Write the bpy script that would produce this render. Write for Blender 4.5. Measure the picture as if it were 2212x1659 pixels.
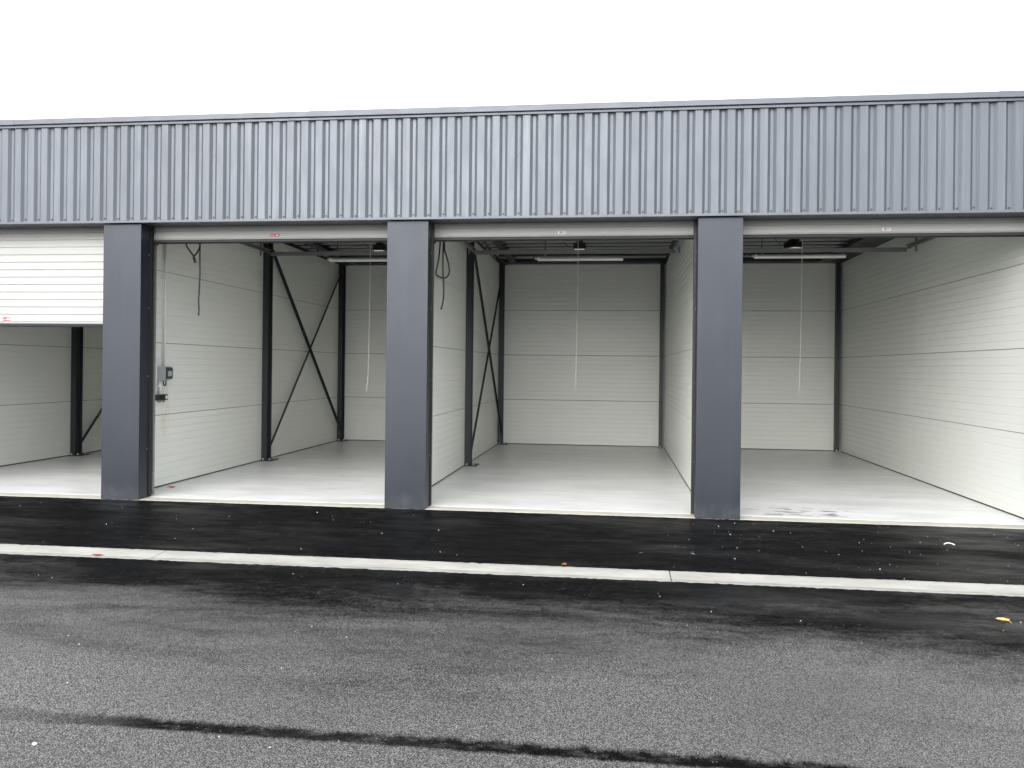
import bpy, bmesh, math, random
from mathutils import Vector, Matrix
random.seed(7)
R = math.radians
scene = bpy.context.scene
for o in list(bpy.data.objects):
    bpy.data.objects.remove(o)
COL = scene.collection

# ------------------------------------------------------------------ camera
cam_d = bpy.data.cameras.new('camera')
cam = bpy.data.objects.new('camera', cam_d)
COL.objects.link(cam)
cam_d.sensor_fit = 'HORIZONTAL'
cam_d.sensor_width = 36.0
cam_d.lens = 1785.68 / 2212.0 * 36.0
cam_d.shift_y = -34.52 / 2212.0
cam_d.clip_start = 0.05
cam_d.clip_end = 3000
cam.matrix_world = (Matrix.Translation((0, -9.741, 1.704)) @ Matrix.Rotation(0.1244, 4, 'Z')
                    @ Matrix.Rotation(math.pi / 2, 4, 'X') @ Matrix.Rotation(0.0108, 4, 'Z'))
scene.camera = cam

# ------------------------------------------------------------------ sky, sun, exposure
SUN_EL, SUN_AZ = 27.0, 15.0         # azimuth measured from the outward facade normal (-Y) towards -X
world = bpy.data.worlds.new('World')
scene.world = world
world.use_nodes = True
nt = world.node_tree
for n in list(nt.nodes):
    nt.nodes.remove(n)
sky = nt.nodes.new('ShaderNodeTexSky')
sky.sky_type = 'NISHITA'
sky.sun_disc = False
sky.sun_elevation = R(SUN_EL)
sky.sun_rotation = R(180 + SUN_AZ)
sky.dust_density = 6.0
sky.air_density = 1.0
hs = nt.nodes.new('ShaderNodeHueSaturation')
hs.inputs['Saturation'].default_value = 0.30
hs.inputs['Value'].default_value = 1.0
mixc = nt.nodes.new('ShaderNodeMix')
mixc.data_type = 'RGBA'
mixc.inputs['Factor'].default_value = 0.60      # cloud cover
mixc.inputs['B'].default_value = (10.2, 10.5, 10.95, 1)
bg = nt.nodes.new('ShaderNodeBackground')
bg.inputs['Strength'].default_value = 0.1
wo = nt.nodes.new('ShaderNodeOutputWorld')
nt.links.new(sky.outputs[0], hs.inputs['Color'])
nt.links.new(hs.outputs[0], mixc.inputs['A'])
nt.links.new(mixc.outputs['Result'], bg.inputs['Color'])
nt.links.new(bg.outputs[0], wo.inputs['Surface'])

sun_d = bpy.data.lights.new('sun', 'SUN')
sun_d.energy = 1.0
sun_d.angle = R(75)
sun_d.color = (1.0, 0.995, 0.985)
sun = bpy.data.objects.new('sun', sun_d)
COL.objects.link(sun)
az = R(SUN_AZ)
sdir = Vector((-math.sin(az) * math.cos(R(SUN_EL)), -math.cos(az) * math.cos(R(SUN_EL)), math.sin(R(SUN_EL))))
sun.rotation_euler = sdir.to_track_quat('Z', 'Y').to_euler()
sun.location = (-8, -8, 12)

scene.view_settings.view_transform = 'Standard'
scene.view_settings.look = 'None'
scene.view_settings.gamma = 1.0
scene.view_settings.use_curve_mapping = False
scene.view_settings.exposure = 1.5
scene.render.engine = 'CYCLES'
cy = scene.cycles
cy.use_denoising = True
cy.max_bounces = 10
cy.diffuse_bounces = 7
cy.glossy_bounces = 4
cy.sample_clamp_indirect = 8

# ------------------------------------------------------------------ materials
def new_mat(name):
    m = bpy.data.materials.new(name)
    m.use_nodes = True
    t = m.node_tree
    b = t.nodes['Principled BSDF']
    return m, t, b

def node(t, typ, **kw):
    n = t.nodes.new(typ)
    for k, v in kw.items():
        if k in n.inputs:
            n.inputs[k].default_value = v
        else:
            setattr(n, k, v)
    return n

def pos_scaled(t, sc):
    g = node(t, 'ShaderNodeNewGeometry')
    v = node(t, 'ShaderNodeVectorMath', operation='MULTIPLY')
    t.links.new(g.outputs['Position'], v.inputs[0])
    v.inputs[1].default_value = sc
    return v.outputs[0]

def noise(t, sc, scale, detail=4, rough=0.55, dist=0.0):
    n = node(t, 'ShaderNodeTexNoise', Scale=scale, Detail=detail, Roughness=rough, Distortion=dist)
    t.links.new(pos_scaled(t, sc), n.inputs['Vector'])
    return n.outputs['Fac']

def maprange(t, x, a, b, c=0.0, d=1.0, smooth=True):
    n = node(t, 'ShaderNodeMapRange')
    n.interpolation_type = 'SMOOTHSTEP' if smooth else 'LINEAR'
    n.clamp = True
    t.links.new(x, n.inputs['Value'])
    for k, v in zip(('From Min', 'From Max', 'To Min', 'To Max'), (a, b, c, d)):
        n.inputs[k].default_value = v
    return n.outputs['Result']

def math_(t, op, a, b=None, clamp=False):
    n = node(t, 'ShaderNodeMath', operation=op)
    n.use_clamp = clamp
    for i, v in enumerate((a, b)):
        if v is None:
            continue
        if isinstance(v, (int, float)):
            n.inputs[i].default_value = v
        else:
            t.links.new(v, n.inputs[i])
    return n.outputs[0]

def mix_col(t, f, a, b):
    n = node(t, 'ShaderNodeMix', data_type='RGBA')
    if isinstance(f, (int, float)):
        n.inputs['Factor'].default_value = f
    else:
        t.links.new(f, n.inputs['Factor'])
    for k, v in (('A', a), ('B', b)):
        if isinstance(v, tuple):
            n.inputs[k].default_value = (*v, 1)
        else:
            t.links.new(v, n.inputs[k])
    return n.outputs['Result']

def bump(t, b, h, strength, dist, prev=None):
    n = node(t, 'ShaderNodeBump', Strength=strength, Distance=dist)
    t.links.new(h, n.inputs['Height'])
    if prev is not None:
        t.links.new(prev, n.inputs['Normal'])
    t.links.new(n.outputs[0], b.inputs['Normal'])
    return n.outputs[0]

def axis(t, i):
    g = node(t, 'ShaderNodeNewGeometry')
    s = node(t, 'ShaderNodeSeparateXYZ')
    t.links.new(g.outputs['Position'], s.inputs[0])
    return s.outputs[i]

def coated(name, col, rough, spec=0.5, var=0.06, sc=(1, 1, 1), scale=3.0, metallic=0.0, bumpy=0.0, per=0.0, streak=0.0):
    """painted or coil-coated steel, plastic: nearly even colour, uneven gloss"""
    m, t, b = new_mat(name)
    f = noise(t, sc, scale, 5)
    lo = tuple(c * (1 - var) for c in col)
    hi = tuple(min(1, c * (1 + var)) for c in col)
    c = mix_col(t, f, lo, hi)
    if streak:      # rain streaks and dust, running down
        c = mix_col(t, maprange(t, noise(t, (14, 14, 0.5), 1.0, 5, 0.65), 0.48, 0.75, 0, streak), c, tuple(min(1, q * 1.5 + 0.02) for q in col))
    if per:         # sheets of one batch never match exactly
        oi = node(t, 'ShaderNodeObjectInfo')
        hsv = node(t, 'ShaderNodeHueSaturation')
        t.links.new(maprange(t, oi.outputs['Random'], 0, 1, 1 - per, 1 + per, False), hsv.inputs['Value'])
        t.links.new(c, hsv.inputs['Color'])
        c = hsv.outputs[0]
    t.links.new(c, b.inputs['Base Color'])
    t.links.new(maprange(t, noise(t, sc, scale * 2.3, 5), 0.3, 0.7, max(0.29, rough * 0.9), max(0.29, min(1, rough * 1.12))), b.inputs['Roughness'])
    b.inputs['Specular IOR Level'].default_value = spec
    b.inputs['Metallic'].default_value = metallic
    if bumpy:
        bump(t, b, noise(t, (1, 1, 0.6), 2.2, 1), bumpy, 0.03)
    return m

M = {}
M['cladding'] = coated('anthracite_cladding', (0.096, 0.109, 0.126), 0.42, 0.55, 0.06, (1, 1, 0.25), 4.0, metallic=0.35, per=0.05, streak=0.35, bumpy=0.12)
M['pillar'] = coated('anthracite_pillar', (0.023, 0.029, 0.039), 0.34, 0.5, 0.03, (1, 1, 0.5), 1.2, metallic=0.38, streak=0.12, bumpy=0.10)  # darker than the cladding, standing in for dark surroundings it would mirror
def dirty_foot(m):
    t = m.node_tree
    b = t.nodes['Principled BSDF']
    src = b.inputs['Base Color'].links[0].from_socket
    z = axis(t, 2)
    n1 = noise(t, (1, 1, 0.6), 9.0, 6, 0.7)
    f = math_(t, 'MULTIPLY', maprange(t, math_(t, 'SUBTRACT', z, math_(t, 'MULTIPLY', n1, 0.25)), -0.10, 0.10, 0.14, 0.0), maprange(t, n1, 0.4, 0.7, 0.3, 1.0))
    t.links.new(mix_col(t, f, src, (0.20, 0.20, 0.19)), b.inputs['Base Color'])
dirty_foot(M['pillar'])
M['flashing'] = coated('anthracite_flashing', (0.092, 0.103, 0.123), 0.42, 0.55, 0.06, (0.4, 1, 1), 5.0, metallic=0.25)
M['steel'] = coated('dark_grey_painted_steel', (0.020, 0.024, 0.029), 0.42, 0.5, 0.12)
M['rubber'] = coated('black_rubber', (0.014, 0.014, 0.016), 0.5, 0.4, 0.2, (0.5, 1, 4), 8.0, bumpy=0.3)
M['panel'] = coated('off_white_sandwich_panel', (0.79, 0.805, 0.762), 0.34, 0.5, 0.02, (1, 1, 1), 1.5, per=0.02)
def stain_panel(m):
    t = m.node_tree
    b = t.nodes['Principled BSDF']
    src = b.inputs['Base Color'].links[0].from_socket
    y, z, x = axis(t, 1), axis(t, 2), axis(t, 0)
    # rusty run below the fuse box of the left open bay
    mx = maprange(t, math_(t, 'ABSOLUTE', math_(t, 'ADD', x, 6.269)), 0.02, 0.06, 1, 0)
    my = maprange(t, math_(t, 'ABSOLUTE', math_(t, 'SUBTRACT', y, 1.17)), 0.02, 0.16, 1, 0)
    mz = math_(t, 'MULTIPLY', maprange(t, z, 1.25, 1.5, 1, 0), maprange(t, z, 0.55, 1.0, 0, 1))
    f = math_(t, 'MULTIPLY', math_(t, 'MULTIPLY', mx, my), math_(t, 'MULTIPLY', mz, maprange(t, noise(t, (1, 5, 2), 3.0, 4), 0.35, 0.65)))
    c1 = mix_col(t, math_(t, 'MULTIPLY', f, 0.55), src, (0.62, 0.52, 0.30))
    # faint handling marks
    g = maprange(t, noise(t, (1, 0.8, 1.4), 2.3, 6, 0.7), 0.66, 0.78, 0, 0.10)
    c2 = mix_col(t, g, c1, (0.45, 0.44, 0.40))
    t.links.new(c2, b.inputs['Base Color'])
stain_panel(M['panel'])
M['door'] = coated('white_door_sheet', (0.38, 0.384, 0.372), 0.38, 0.45, 0.025, (0.6, 1, 3), 4.0)
M['trim'] = coated('light_grey_trim', (0.50, 0.50, 0.47), 0.4, 0.5, 0.05)
M['galv'] = coated('galvanised_steel', (0.28, 0.29, 0.29), 0.45, 0.5, 0.18, (1, 1, 1), 14.0, metallic=0.6)
M['deck'] = coated('galvanised_roof_deck', (0.46, 0.47, 0.46), 0.5, 0.5, 0.12, (0.4, 2, 1), 6.0, metallic=0.2)
M['plastic_white'] = coated('white_plastic', (0.83, 0.83, 0.81), 0.35, 0.5, 0.03)
M['plastic_grey'] = coated('grey_plastic', (0.40, 0.42, 0.43), 0.4, 0.5, 0.04)
M['plastic_dark'] = coated('black_plastic', (0.012, 0.013, 0.015), 0.4, 0.5, 0.1)
M['smoked'] = coated('smoked_window', (0.035, 0.05, 0.055), 0.12, 0.6, 0.1)
M['red'] = coated('red_plastic', (0.20, 0.04, 0.03), 0.45, 0.5, 0.1)
M['sticker_red'] = coated('red_sticker', (0.33, 0.008, 0.02), 0.4, 0.5, 0.05)
M['sticker_white'] = coated('white_sticker', (0.78, 0.78, 0.77), 0.4, 0.5, 0.02)
M['sticker_blue'] = coated('blue_print', (0.10, 0.20, 0.36), 0.5, 0.4, 0.02)
M['bolt'] = coated('zinc_bolt', (0.62, 0.62, 0.60), 0.35, 0.5, 0.1, metallic=0.8)
M['cord'] = coated('white_cord', (0.72, 0.71, 0.67), 0.7, 0.3, 0.05)
M['stone'] = coated('pale_stone', (0.60, 0.58, 0.53), 0.7, 0.4, 0.25, (1, 1, 1), 3.0)

def lens_mat():
    m, t, b = new_mat('opener_lamp_lens')
    b.inputs['Base Color'].default_value = (0.8, 0.8, 0.76, 1)
    b.inputs['Roughness'].default_value = 0.3
    b.inputs['Emission Color'].default_value = (1.0, 0.97, 0.86, 1)
    b.inputs['Emission Strength'].default_value = 0.12
    return m
M['lens'] = lens_mat()

def floor_mat():
    m, t, b = new_mat('power_floated_concrete')
    a = noise(t, (0.5, 1.6, 1), 1.6, 6, 0.6, 0.4)
    c = noise(t, (1, 2.5, 1), 7.0, 6, 0.65)
    col = mix_col(t, maprange(t, a, 0.32, 0.68), (0.59, 0.595, 0.592), (0.74, 0.745, 0.74))
    col2 = mix_col(t, maprange(t, c, 0.45, 0.75, 0, 0.6), col, (0.76, 0.76, 0.745))
    sw = noise(t, (0.9, 2.0, 1), 3.0, 3, 0.5, 2.5)
    col2 = mix_col(t, maprange(t, sw, 0.56, 0.66, 0, 0.22), col2, (0.50, 0.50, 0.49))
    dot = noise(t, (1, 1, 1), 14.0, 3, 0.6)
    col2 = mix_col(t, maprange(t, dot, 0.70, 0.76, 0, 0.35), col2, (0.30, 0.295, 0.28))
    # trodden wet prints left near the third doorway
    x, y = axis(t, 0), axis(t, 1)
    near = math_(t, 'MULTIPLY',
                 maprange(t, math_(t, 'ABSOLUTE', math_(t, 'SUBTRACT', x, 2.25)), 0.35, 0.75, 1, 0),
                 maprange(t, math_(t, 'ABSOLUTE', math_(t, 'SUBTRACT', y, 0.62)), 0.20, 0.42, 1, 0))
    spots = maprange(t, noise(t, (4.5, 9, 1), 1.0, 3, 0.5), 0.54, 0.58)
    col3 = mix_col(t, math_(t, 'MULTIPLY', math_(t, 'MULTIPLY', near, spots), 0.8), col2, (0.17, 0.165, 0.155))
    t.links.new(col3, b.inputs['Base Color'])
    t.links.new(maprange(t, a, 0.3, 0.7, 0.30, 0.42), b.inputs['Roughness'])
    b.inputs['Specular IOR Level'].default_value = 0.8
    bump(t, b, c, 0.08, 0.01)
    return m
M['floor'] = floor_mat()

def concrete_mat(name, lo, hi, grain=0.25):
    m, t, b = new_mat(name)
    a = noise(t, (1, 2.2, 1), 2.2, 6, 0.62)
    g = noise(t, (1, 1, 1), 60, 4, 0.7)
    col = mix_col(t, maprange(t, a, 0.3, 0.7), lo, hi)
    dk = tuple(c * 0.72 for c in lo)
    col2 = mix_col(t, maprange(t, g, 0.55, 0.8, 0, 0.8), col, dk)
    col3 = mix_col(t, maprange(t, noise(t, (0.8, 3.0, 1), 5.5, 5, 0.6), 0.60, 0.72, 0, 0.5), col2, tuple(c * 0.6 for c in lo))
    if name.startswith('kerb'):     # silt in the channel, darker edges
        y = axis(t, 1)
        ch = maprange(t, math_(t, 'ABSOLUTE', math_(t, 'ADD', y, 2.827)), 0.004, 0.05, 1, 0)
        ed = math_(t, 'ADD', maprange(t, y, -2.625, -2.575, 0, 1), maprange(t, y, -2.95, -2.92, 1, 0))
        d = math_(t, 'MULTIPLY', math_(t, 'ADD', math_(t, 'MULTIPLY', ch, 0.8), math_(t, 'MULTIPLY', ed, 0.6)), maprange(t, noise(t, (1.2, 6, 1), 4.0, 5, 0.7), 0.35, 0.7, 0.1, 1.0))
        col3 = mix_col(t, d, col3, (0.13, 0.12, 0.10))
    t.links.new(col3, b.inputs['Base Color'])
    b.inputs['Roughness'].default_value = 0.75
    b.inputs['Specular IOR Level'].default_value = 0.35
    bump(t, b, g, grain, 0.006)
    return m
M['kerb'] = concrete_mat('kerb_concrete', (0.29, 0.283, 0.260), (0.38, 0.372, 0.345))
M['sill'] = concrete_mat('sill_concrete', (0.36, 0.345, 0.30), (0.47, 0.455, 0.41), 0.15)

def asphalt_mat():
    m, t, b = new_mat('damp_asphalt')
    y = axis(t, 1)
    x = axis(t, 0)
    vor = node(t, 'ShaderNodeTexVoronoi', Scale=150.0)
    t.links.new(pos_scaled(t, (1, 1, 1)), vor.inputs['Vector'])
    stone = vor.outputs['Distance']
    stone_id = node(t, 'ShaderNodeSeparateColor')
    t.links.new(vor.outputs['Color'], stone_id.inputs[0])
    sid = stone_id.outputs[0]
    fine = noise(t, (1, 1, 1), 210, 4, 0.7)
    grit = noise(t, (1, 1, 1), 42, 5, 0.7)
    big = noise(t, (0.35, 1.15, 1), 0.9, 5, 0.6, 0.5)
    mid = noise(t, (0.8, 2.0, 1), 2.6, 5, 0.65)
    # how wet: soaked by the doors, patchy by the kerb, drying out along the road, with brightening towards the camera painted in
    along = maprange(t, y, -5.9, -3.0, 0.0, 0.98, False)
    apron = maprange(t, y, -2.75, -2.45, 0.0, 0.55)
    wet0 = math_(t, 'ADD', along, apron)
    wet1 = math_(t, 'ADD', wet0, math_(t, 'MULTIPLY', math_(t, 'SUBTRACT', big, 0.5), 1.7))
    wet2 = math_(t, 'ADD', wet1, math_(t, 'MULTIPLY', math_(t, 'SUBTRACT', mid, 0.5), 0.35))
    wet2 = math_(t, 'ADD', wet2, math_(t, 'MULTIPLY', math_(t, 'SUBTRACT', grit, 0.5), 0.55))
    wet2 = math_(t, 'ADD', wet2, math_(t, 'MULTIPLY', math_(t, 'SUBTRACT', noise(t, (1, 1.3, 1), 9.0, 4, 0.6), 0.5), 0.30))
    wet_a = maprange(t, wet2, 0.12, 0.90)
    # the seeping lane joint, ragged on its far side
    rag = noise(t, (1, 0.3, 1), 5.0, 6, 0.75)
    rag2 = noise(t, (1, 1, 1), 22.0, 4, 0.7)
    jitter = math_(t, 'ADD', math_(t, 'MULTIPLY', math_(t, 'SUBTRACT', rag, 0.5), 0.22),
                   math_(t, 'MULTIPLY', math_(t, 'SUBTRACT', rag2, 0.5), 0.06))
    yj = math_(t, 'ADD', y, jitter)
    band = math_(t, 'MULTIPLY', maprange(t, yj, -6.025, -5.955, 1, 0), maprange(t, math_(t, 'ADD', y, math_(t, 'MULTIPLY', jitter, 0.35)), -6.12, -6.085, 0, 1))
    band = math_(t, 'MULTIPLY', band, maprange(t, x, -2.9, -2.1, 0.40, 1.0))
    band = math_(t, 'MULTIPLY', band, maprange(t, noise(t, (1, 1.5, 1), 7.0, 5, 0.7), 0.28, 0.52, 0.72, 1.0))
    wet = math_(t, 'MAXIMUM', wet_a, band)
    near_lane = maprange(t, y, -6.16, -6.09, 1, 0)
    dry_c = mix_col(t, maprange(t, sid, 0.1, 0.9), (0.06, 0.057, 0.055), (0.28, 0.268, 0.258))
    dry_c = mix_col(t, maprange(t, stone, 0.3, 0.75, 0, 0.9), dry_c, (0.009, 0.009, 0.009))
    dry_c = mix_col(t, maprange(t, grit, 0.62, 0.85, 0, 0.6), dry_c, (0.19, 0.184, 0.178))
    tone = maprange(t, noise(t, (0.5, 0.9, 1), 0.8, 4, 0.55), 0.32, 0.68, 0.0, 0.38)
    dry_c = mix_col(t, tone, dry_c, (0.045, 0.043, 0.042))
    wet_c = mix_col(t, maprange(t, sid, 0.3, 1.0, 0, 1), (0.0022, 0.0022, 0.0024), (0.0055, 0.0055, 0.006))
    # a few pale chippings
    chip = maprange(t, sid, 0.994, 0.996)
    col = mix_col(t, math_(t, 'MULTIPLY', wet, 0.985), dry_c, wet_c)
    col = mix_col(t, math_(t, 'MULTIPLY', chip, 0.35), col, (0.30, 0.29, 0.27))
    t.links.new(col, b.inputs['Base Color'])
    film = maprange(t, mid, 0.35, 0.7, 0.34, 0.55)
    r = node(t, 'ShaderNodeMix')
    t.links.new(wet, r.inputs['Factor'])
    r.inputs[2].default_value = 0.38
    t.links.new(film, r.inputs[3])
    t.links.new(r.outputs[0], b.inputs['Roughness'])
    gloss = maprange(t, noise(t, (0.3, 0.9, 1), 1.3, 3, 0.5), 0.48, 0.70, 0.015, 0.20)
    sp = node(t, 'ShaderNodeMix')
    t.links.new(wet, sp.inputs['Factor'])
    sp.inputs[2].default_value = 0.7
    t.links.new(gloss, sp.inputs[3])
    t.links.new(sp.outputs[0], b.inputs['Specular IOR Level'])
    h = math_(t, 'ADD', math_(t, 'MULTIPLY', math_(t, 'SUBTRACT', 1.0, stone), 1.0), math_(t, 'MULTIPLY', fine, 0.6))
    keep = math_(t, 'SUBTRACT', 1.0, math_(t, 'MULTIPLY', wet, 0.72))
    h2 = math_(t, 'MULTIPLY', h, math_(t, 'ADD', keep, math_(t, 'MULTIPLY', near_lane, 0.5)))
    n1 = bump(t, b, h2, 0.75, 0.006)
    bump(t, b, grit, 0.25, 0.01, n1)
    return m
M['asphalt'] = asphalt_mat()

def ground_mat():
    m, t, b = new_mat('gravelly_ground')
    t.links.new(mix_col(t, noise(t, (1, 1, 1), 0.6, 6), (0.10, 0.10, 0.085), (0.17, 0.165, 0.14)), b.inputs['Base Color'])
    b.inputs['Roughness'].default_value = 0.9
    return m
M['ground'] = ground_mat()

def leaf_mat(name, a, c):
    m, t, b = new_mat(name)
    t.links.new(mix_col(t, noise(t, (1, 1, 1), 45, 4), a, c), b.inputs['Base Color'])
    b.inputs['Roughness'].default_value = 0.55
    return m
M['leaf_yellow'] = leaf_mat('yellow_leaf', (0.55, 0.30, 0.10), (0.70, 0.46, 0.18))
M['leaf_brown'] = leaf_mat('brown_leaf', (0.25, 0.09, 0.03), (0.42, 0.17, 0.06))
M['leaf_red'] = leaf_mat('red_leaf', (0.26, 0.07, 0.05), (0.36, 0.15, 0.11))

# ------------------------------------------------------------------ mesh helpers
class MB:
    def __init__(s):
        s.v, s.f, s.mi = [], [], []

    def add(s, vs, fs, mi=0):
        o = len(s.v)
        s.v += [tuple(p) for p in vs]
        s.f += [tuple(i + o for i in f) for f in fs]
        s.mi += [mi] * len(fs)
        return s

    def box(s, x0, x1, y0, y1, z0, z1, mi=0):
        vs = [(x0, y0, z0), (x1, y0, z0), (x1, y1, z0), (x0, y1, z0), (x0, y0, z1), (x1, y0, z1), (x1, y1, z1), (x0, y1, z1)]
        return s.add(vs, [(0, 3, 2, 1), (4, 5, 6, 7), (0, 1, 5, 4), (1, 2, 6, 5), (2, 3, 7, 6), (3, 0, 4, 7)], mi)

    def cbox(s, x0, x1, y0, y1, z0, z1, c=0.004, mi=0):
        """box with chamfered edges"""
        bm = bmesh.new()
        bmesh.ops.create_cube(bm, size=1)
        for v in bm.verts:
            v.co = Vector(((x0 + x1) / 2 + v.co.x * (x1 - x0), (y0 + y1) / 2 + v.co.y * (y1 - y0), (z0 + z1) / 2 + v.co.z * (z1 - z0)))
        bmesh.ops.bevel(bm, geom=bm.edges[:], offset=c, segments=1, affect='EDGES')
        bm.verts.index_update()
        s.add([v.co[:] for v in bm.verts], [[v.index for v in f.verts] for f in bm.faces], mi)
        bm.free()
        return s

    def extrude(s, prof, ax, a, b, closed=True, mi=0):
        """prof: 2D points; ax 'x': (y,z), 'y': (x,z), 'z': (x,y)"""
        def p3(q, t):
            return {'x': (t, q[0], q[1]), 'y': (q[0], t, q[1]), 'z': (q[0], q[1], t)}[ax]
        n = len(prof)
        vs = [p3(q, a) for q in prof] + [p3(q, b) for q in prof]
        fs = [(i, (i + 1) % n, n + (i + 1) % n, n + i) for i in range(n if closed else n - 1)]
        if closed:
            fs += [tuple(range(n))[::-1], tuple(range(n, 2 * n))]
        return s.add(vs, fs, mi)

    def tube(s, pts, r, seg=8, mi=0, caps=True):
        pts = [Vector(p) for p in pts]
        rings = []
        up = None
        for i, p in enumerate(pts):
            d = (pts[min(i + 1, len(pts) - 1)] - pts[max(i - 1, 0)]).normalized()
            if up is None:
                up = d.orthogonal().normalized()
            u = (up - d * up.dot(d))
            u = u.normalized() if u.length > 1e-6 else d.orthogonal().normalized()
            up = u
            w = d.cross(u)
            rr = r[i] if isinstance(r, (list, tuple)) else r
            rings.append([p + (u * math.cos(2 * math.pi * k / seg) + w * math.sin(2 * math.pi * k / seg)) * rr for k in range(seg)])
        vs = [q for ring in rings for q in ring]
        fs = []
        for i in range(len(rings) - 1):
            for k in range(seg):
                a, b2 = i * seg + k, i * seg + (k + 1) % seg
                fs.append((a, b2, b2 + seg, a + seg))
        if caps:
            fs.append(tuple(range(seg))[::-1])
            fs.append(tuple(range(len(vs) - seg, len(vs))))
        return s.add(vs, fs, mi)

    def disc(s, c, r, h, ax='z', seg=8, mi=0):
        d = {'x': (h, 0, 0), 'y': (0, h, 0), 'z': (0, 0, h)}[ax]
        return s.tube([c, (c[0] + d[0], c[1] + d[1], c[2] + d[2])], r, seg, mi)

    def bar(s, a, b, w, h, up=(0, 0, 1), mi=0):
        """rectangular bar from a to b; h along up"""
        a, b = Vector(a), Vector(b)
        d = (b - a).normalized()
        u = Vector(up)
        u = (u - d * u.dot(d)).normalized()
        q = d.cross(u)
        vs = [p + q * (sx * w / 2) + u * (sy * h / 2) for p in (a, b) for sx, sy in ((-1, -1), (1, -1), (1, 1), (-1, 1))]
        return s.add(vs, [(0, 3, 2, 1), (4, 5, 6, 7), (0, 1, 5, 4), (1, 2, 6, 5), (2, 3, 7, 6), (3, 0, 4, 7)], mi)

    def mesh(s, name):
        me = bpy.data.meshes.new(name)
        me.from_pydata(s.v, [], s.f)
        bm = bmesh.new()
        bm.from_mesh(me)
        bmesh.ops.recalc_face_normals(bm, faces=bm.faces[:])
        bm.to_mesh(me)
        bm.free()
        return me

    def build(s, name, mats, parent=None, smooth=False, loc=None):
        me = s.mesh(name)
        if not isinstance(mats, (list, tuple)):
            mats = [mats]
        for m in mats:
            me.materials.append(m)
        if len(me.polygons) == len(s.mi):
            me.polygons.foreach_set('material_index', s.mi)
        if smooth:
            me.polygons.foreach_set('use_smooth', [True] * len(me.polygons))
        return link(name, me, parent, loc)

def link(name, me, parent=None, loc=None, rot=None):
    o = bpy.data.objects.new(name, me)
    COL.objects.link(o)
    if parent is not None:
        o.parent = parent
    if loc is not None:
        o.location = loc
    if rot is not None:
        o.rotation_euler = rot
    return o

def empty(name, parent=None, loc=(0, 0, 0), rot=None):
    return link(name, None, parent, loc, rot)

def tag(o, label=None, cat=None, group=None, kind=None):
    for k, v in (('label', label), ('category', cat), ('group', group), ('kind', kind)):
        if v:
            o[k] = v
    return o

def shared(mb, name, mats):
    me = mb.mesh(name)
    for m in (mats if isinstance(mats, (list, tuple)) else [mats]):
        me.materials.append(m)
    if len(me.polygons) == len(mb.mi):
        me.polygons.foreach_set('material_index', mb.mi)
    return me

# ------------------------------------------------------------------ measures
PITCH = 3.689
WT = 0.04                                   # party wall thickness
wall_c = lambda i: -9.978 + PITCH * i       # party wall i (left of bay i)
pil_l = lambda i: -10.135 + PITCH * i + (0.075 if i == 4 else 0)      # pillar i, left and right edge
pil_r = lambda i: -10.135 + PITCH * i + 0.507
X0, X1 = pil_l(-1) - 0.02, pil_r(5) + 0.02  # ends of the facade
BACK = 8.668
WTOP = 4.02
DOOR_Y = 0.27
Z_ASPH = -0.008

# ------------------------------------------------------------------ ground, road, kerb, floor
MB().box(-400, 400, -400, 400, -0.6, -0.30).build('ground', M['ground']).update_tag()
tag(bpy.data.objects['ground'], kind='structure')

def ragged_sheet(name, ya, yb, z, rag_a, rag_b, x0=-45.0, x1=45.0):
    """asphalt sheet between ya (front) and yb (back) with crumbly edges"""
    rnd = random.Random(len(name))
    xs = []
    x = x0
    while x < x1:
        xs.append(x)
        x += 0.035 if -9 < x < 6 else 1.5
    xs.append(x1)
    mb = MB()
    vs, fs = [], []
    for q in xs:
        vs.append((q, ya + rnd.gauss(0, 1) * rag_a, z))
        vs.append((q, yb + rnd.gauss(0, 1) * rag_b, z))
    for i in range(len(xs) - 1):
        a = 2 * i
        fs.append((a, a + 2, a + 3, a + 1))
    # a rim so that the layer has a thickness
    n = len(vs)
    vs += [(v[0], v[1], z - 0.05) for v in vs]
    for i in range(len(xs) - 1):
        a = 2 * i
        fs.append((a, n + a, n + a + 2, a + 2))
        fs.append((a + 1, a + 3, n + a + 3, n + a + 1))
    mb.add(vs, fs)
    return tag(mb.build(name, M['asphalt']), kind='structure')
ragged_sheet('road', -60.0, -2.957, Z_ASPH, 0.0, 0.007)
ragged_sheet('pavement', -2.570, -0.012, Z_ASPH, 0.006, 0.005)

kerb = tag(empty('kerb', loc=(0, -2.765, 0)), kind='structure')
KJ = [-40.2, -36 + 0.47, -22.4, -13.2, -8.66, -4.09, 0.475, 5.04, 9.6, 14.2, 24, 40]
for a, c in zip(KJ[:-1], KJ[1:]):
    z = Z_ASPH
    prof = [(-0.215, z - 0.14), (0.215, z - 0.14), (0.215, z - 0.006), (0.19, z - 0.004), (-0.055, z - 0.019), (-0.075, z - 0.015), (-0.19, z - 0.004), (-0.215, z - 0.006)]
    MB().extrude(prof, 'x', a + 0.004, c - 0.004).build('kerb_stone', M['kerb'], kerb)

tag(MB().box(X0, X1, 0.225, BACK + 0.10, -0.25, 0.0).build('floor', M['floor']), kind='structure')
prof = [(-0.012, -0.25), (0.2249, -0.25), (0.2249, -0.003), (0.10, -0.004), (0.015, -0.005), (-0.006, -0.011)]
tag(MB().extrude(prof, 'x', X0, X1).build('door_sill', M['sill']), kind='structure')

# ------------------------------------------------------------------ the building
B = tag(empty('storage_building', loc=(0, 0, 0)),
        'long anthracite steel storage building with a row of open garage bays', 'building')

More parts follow.
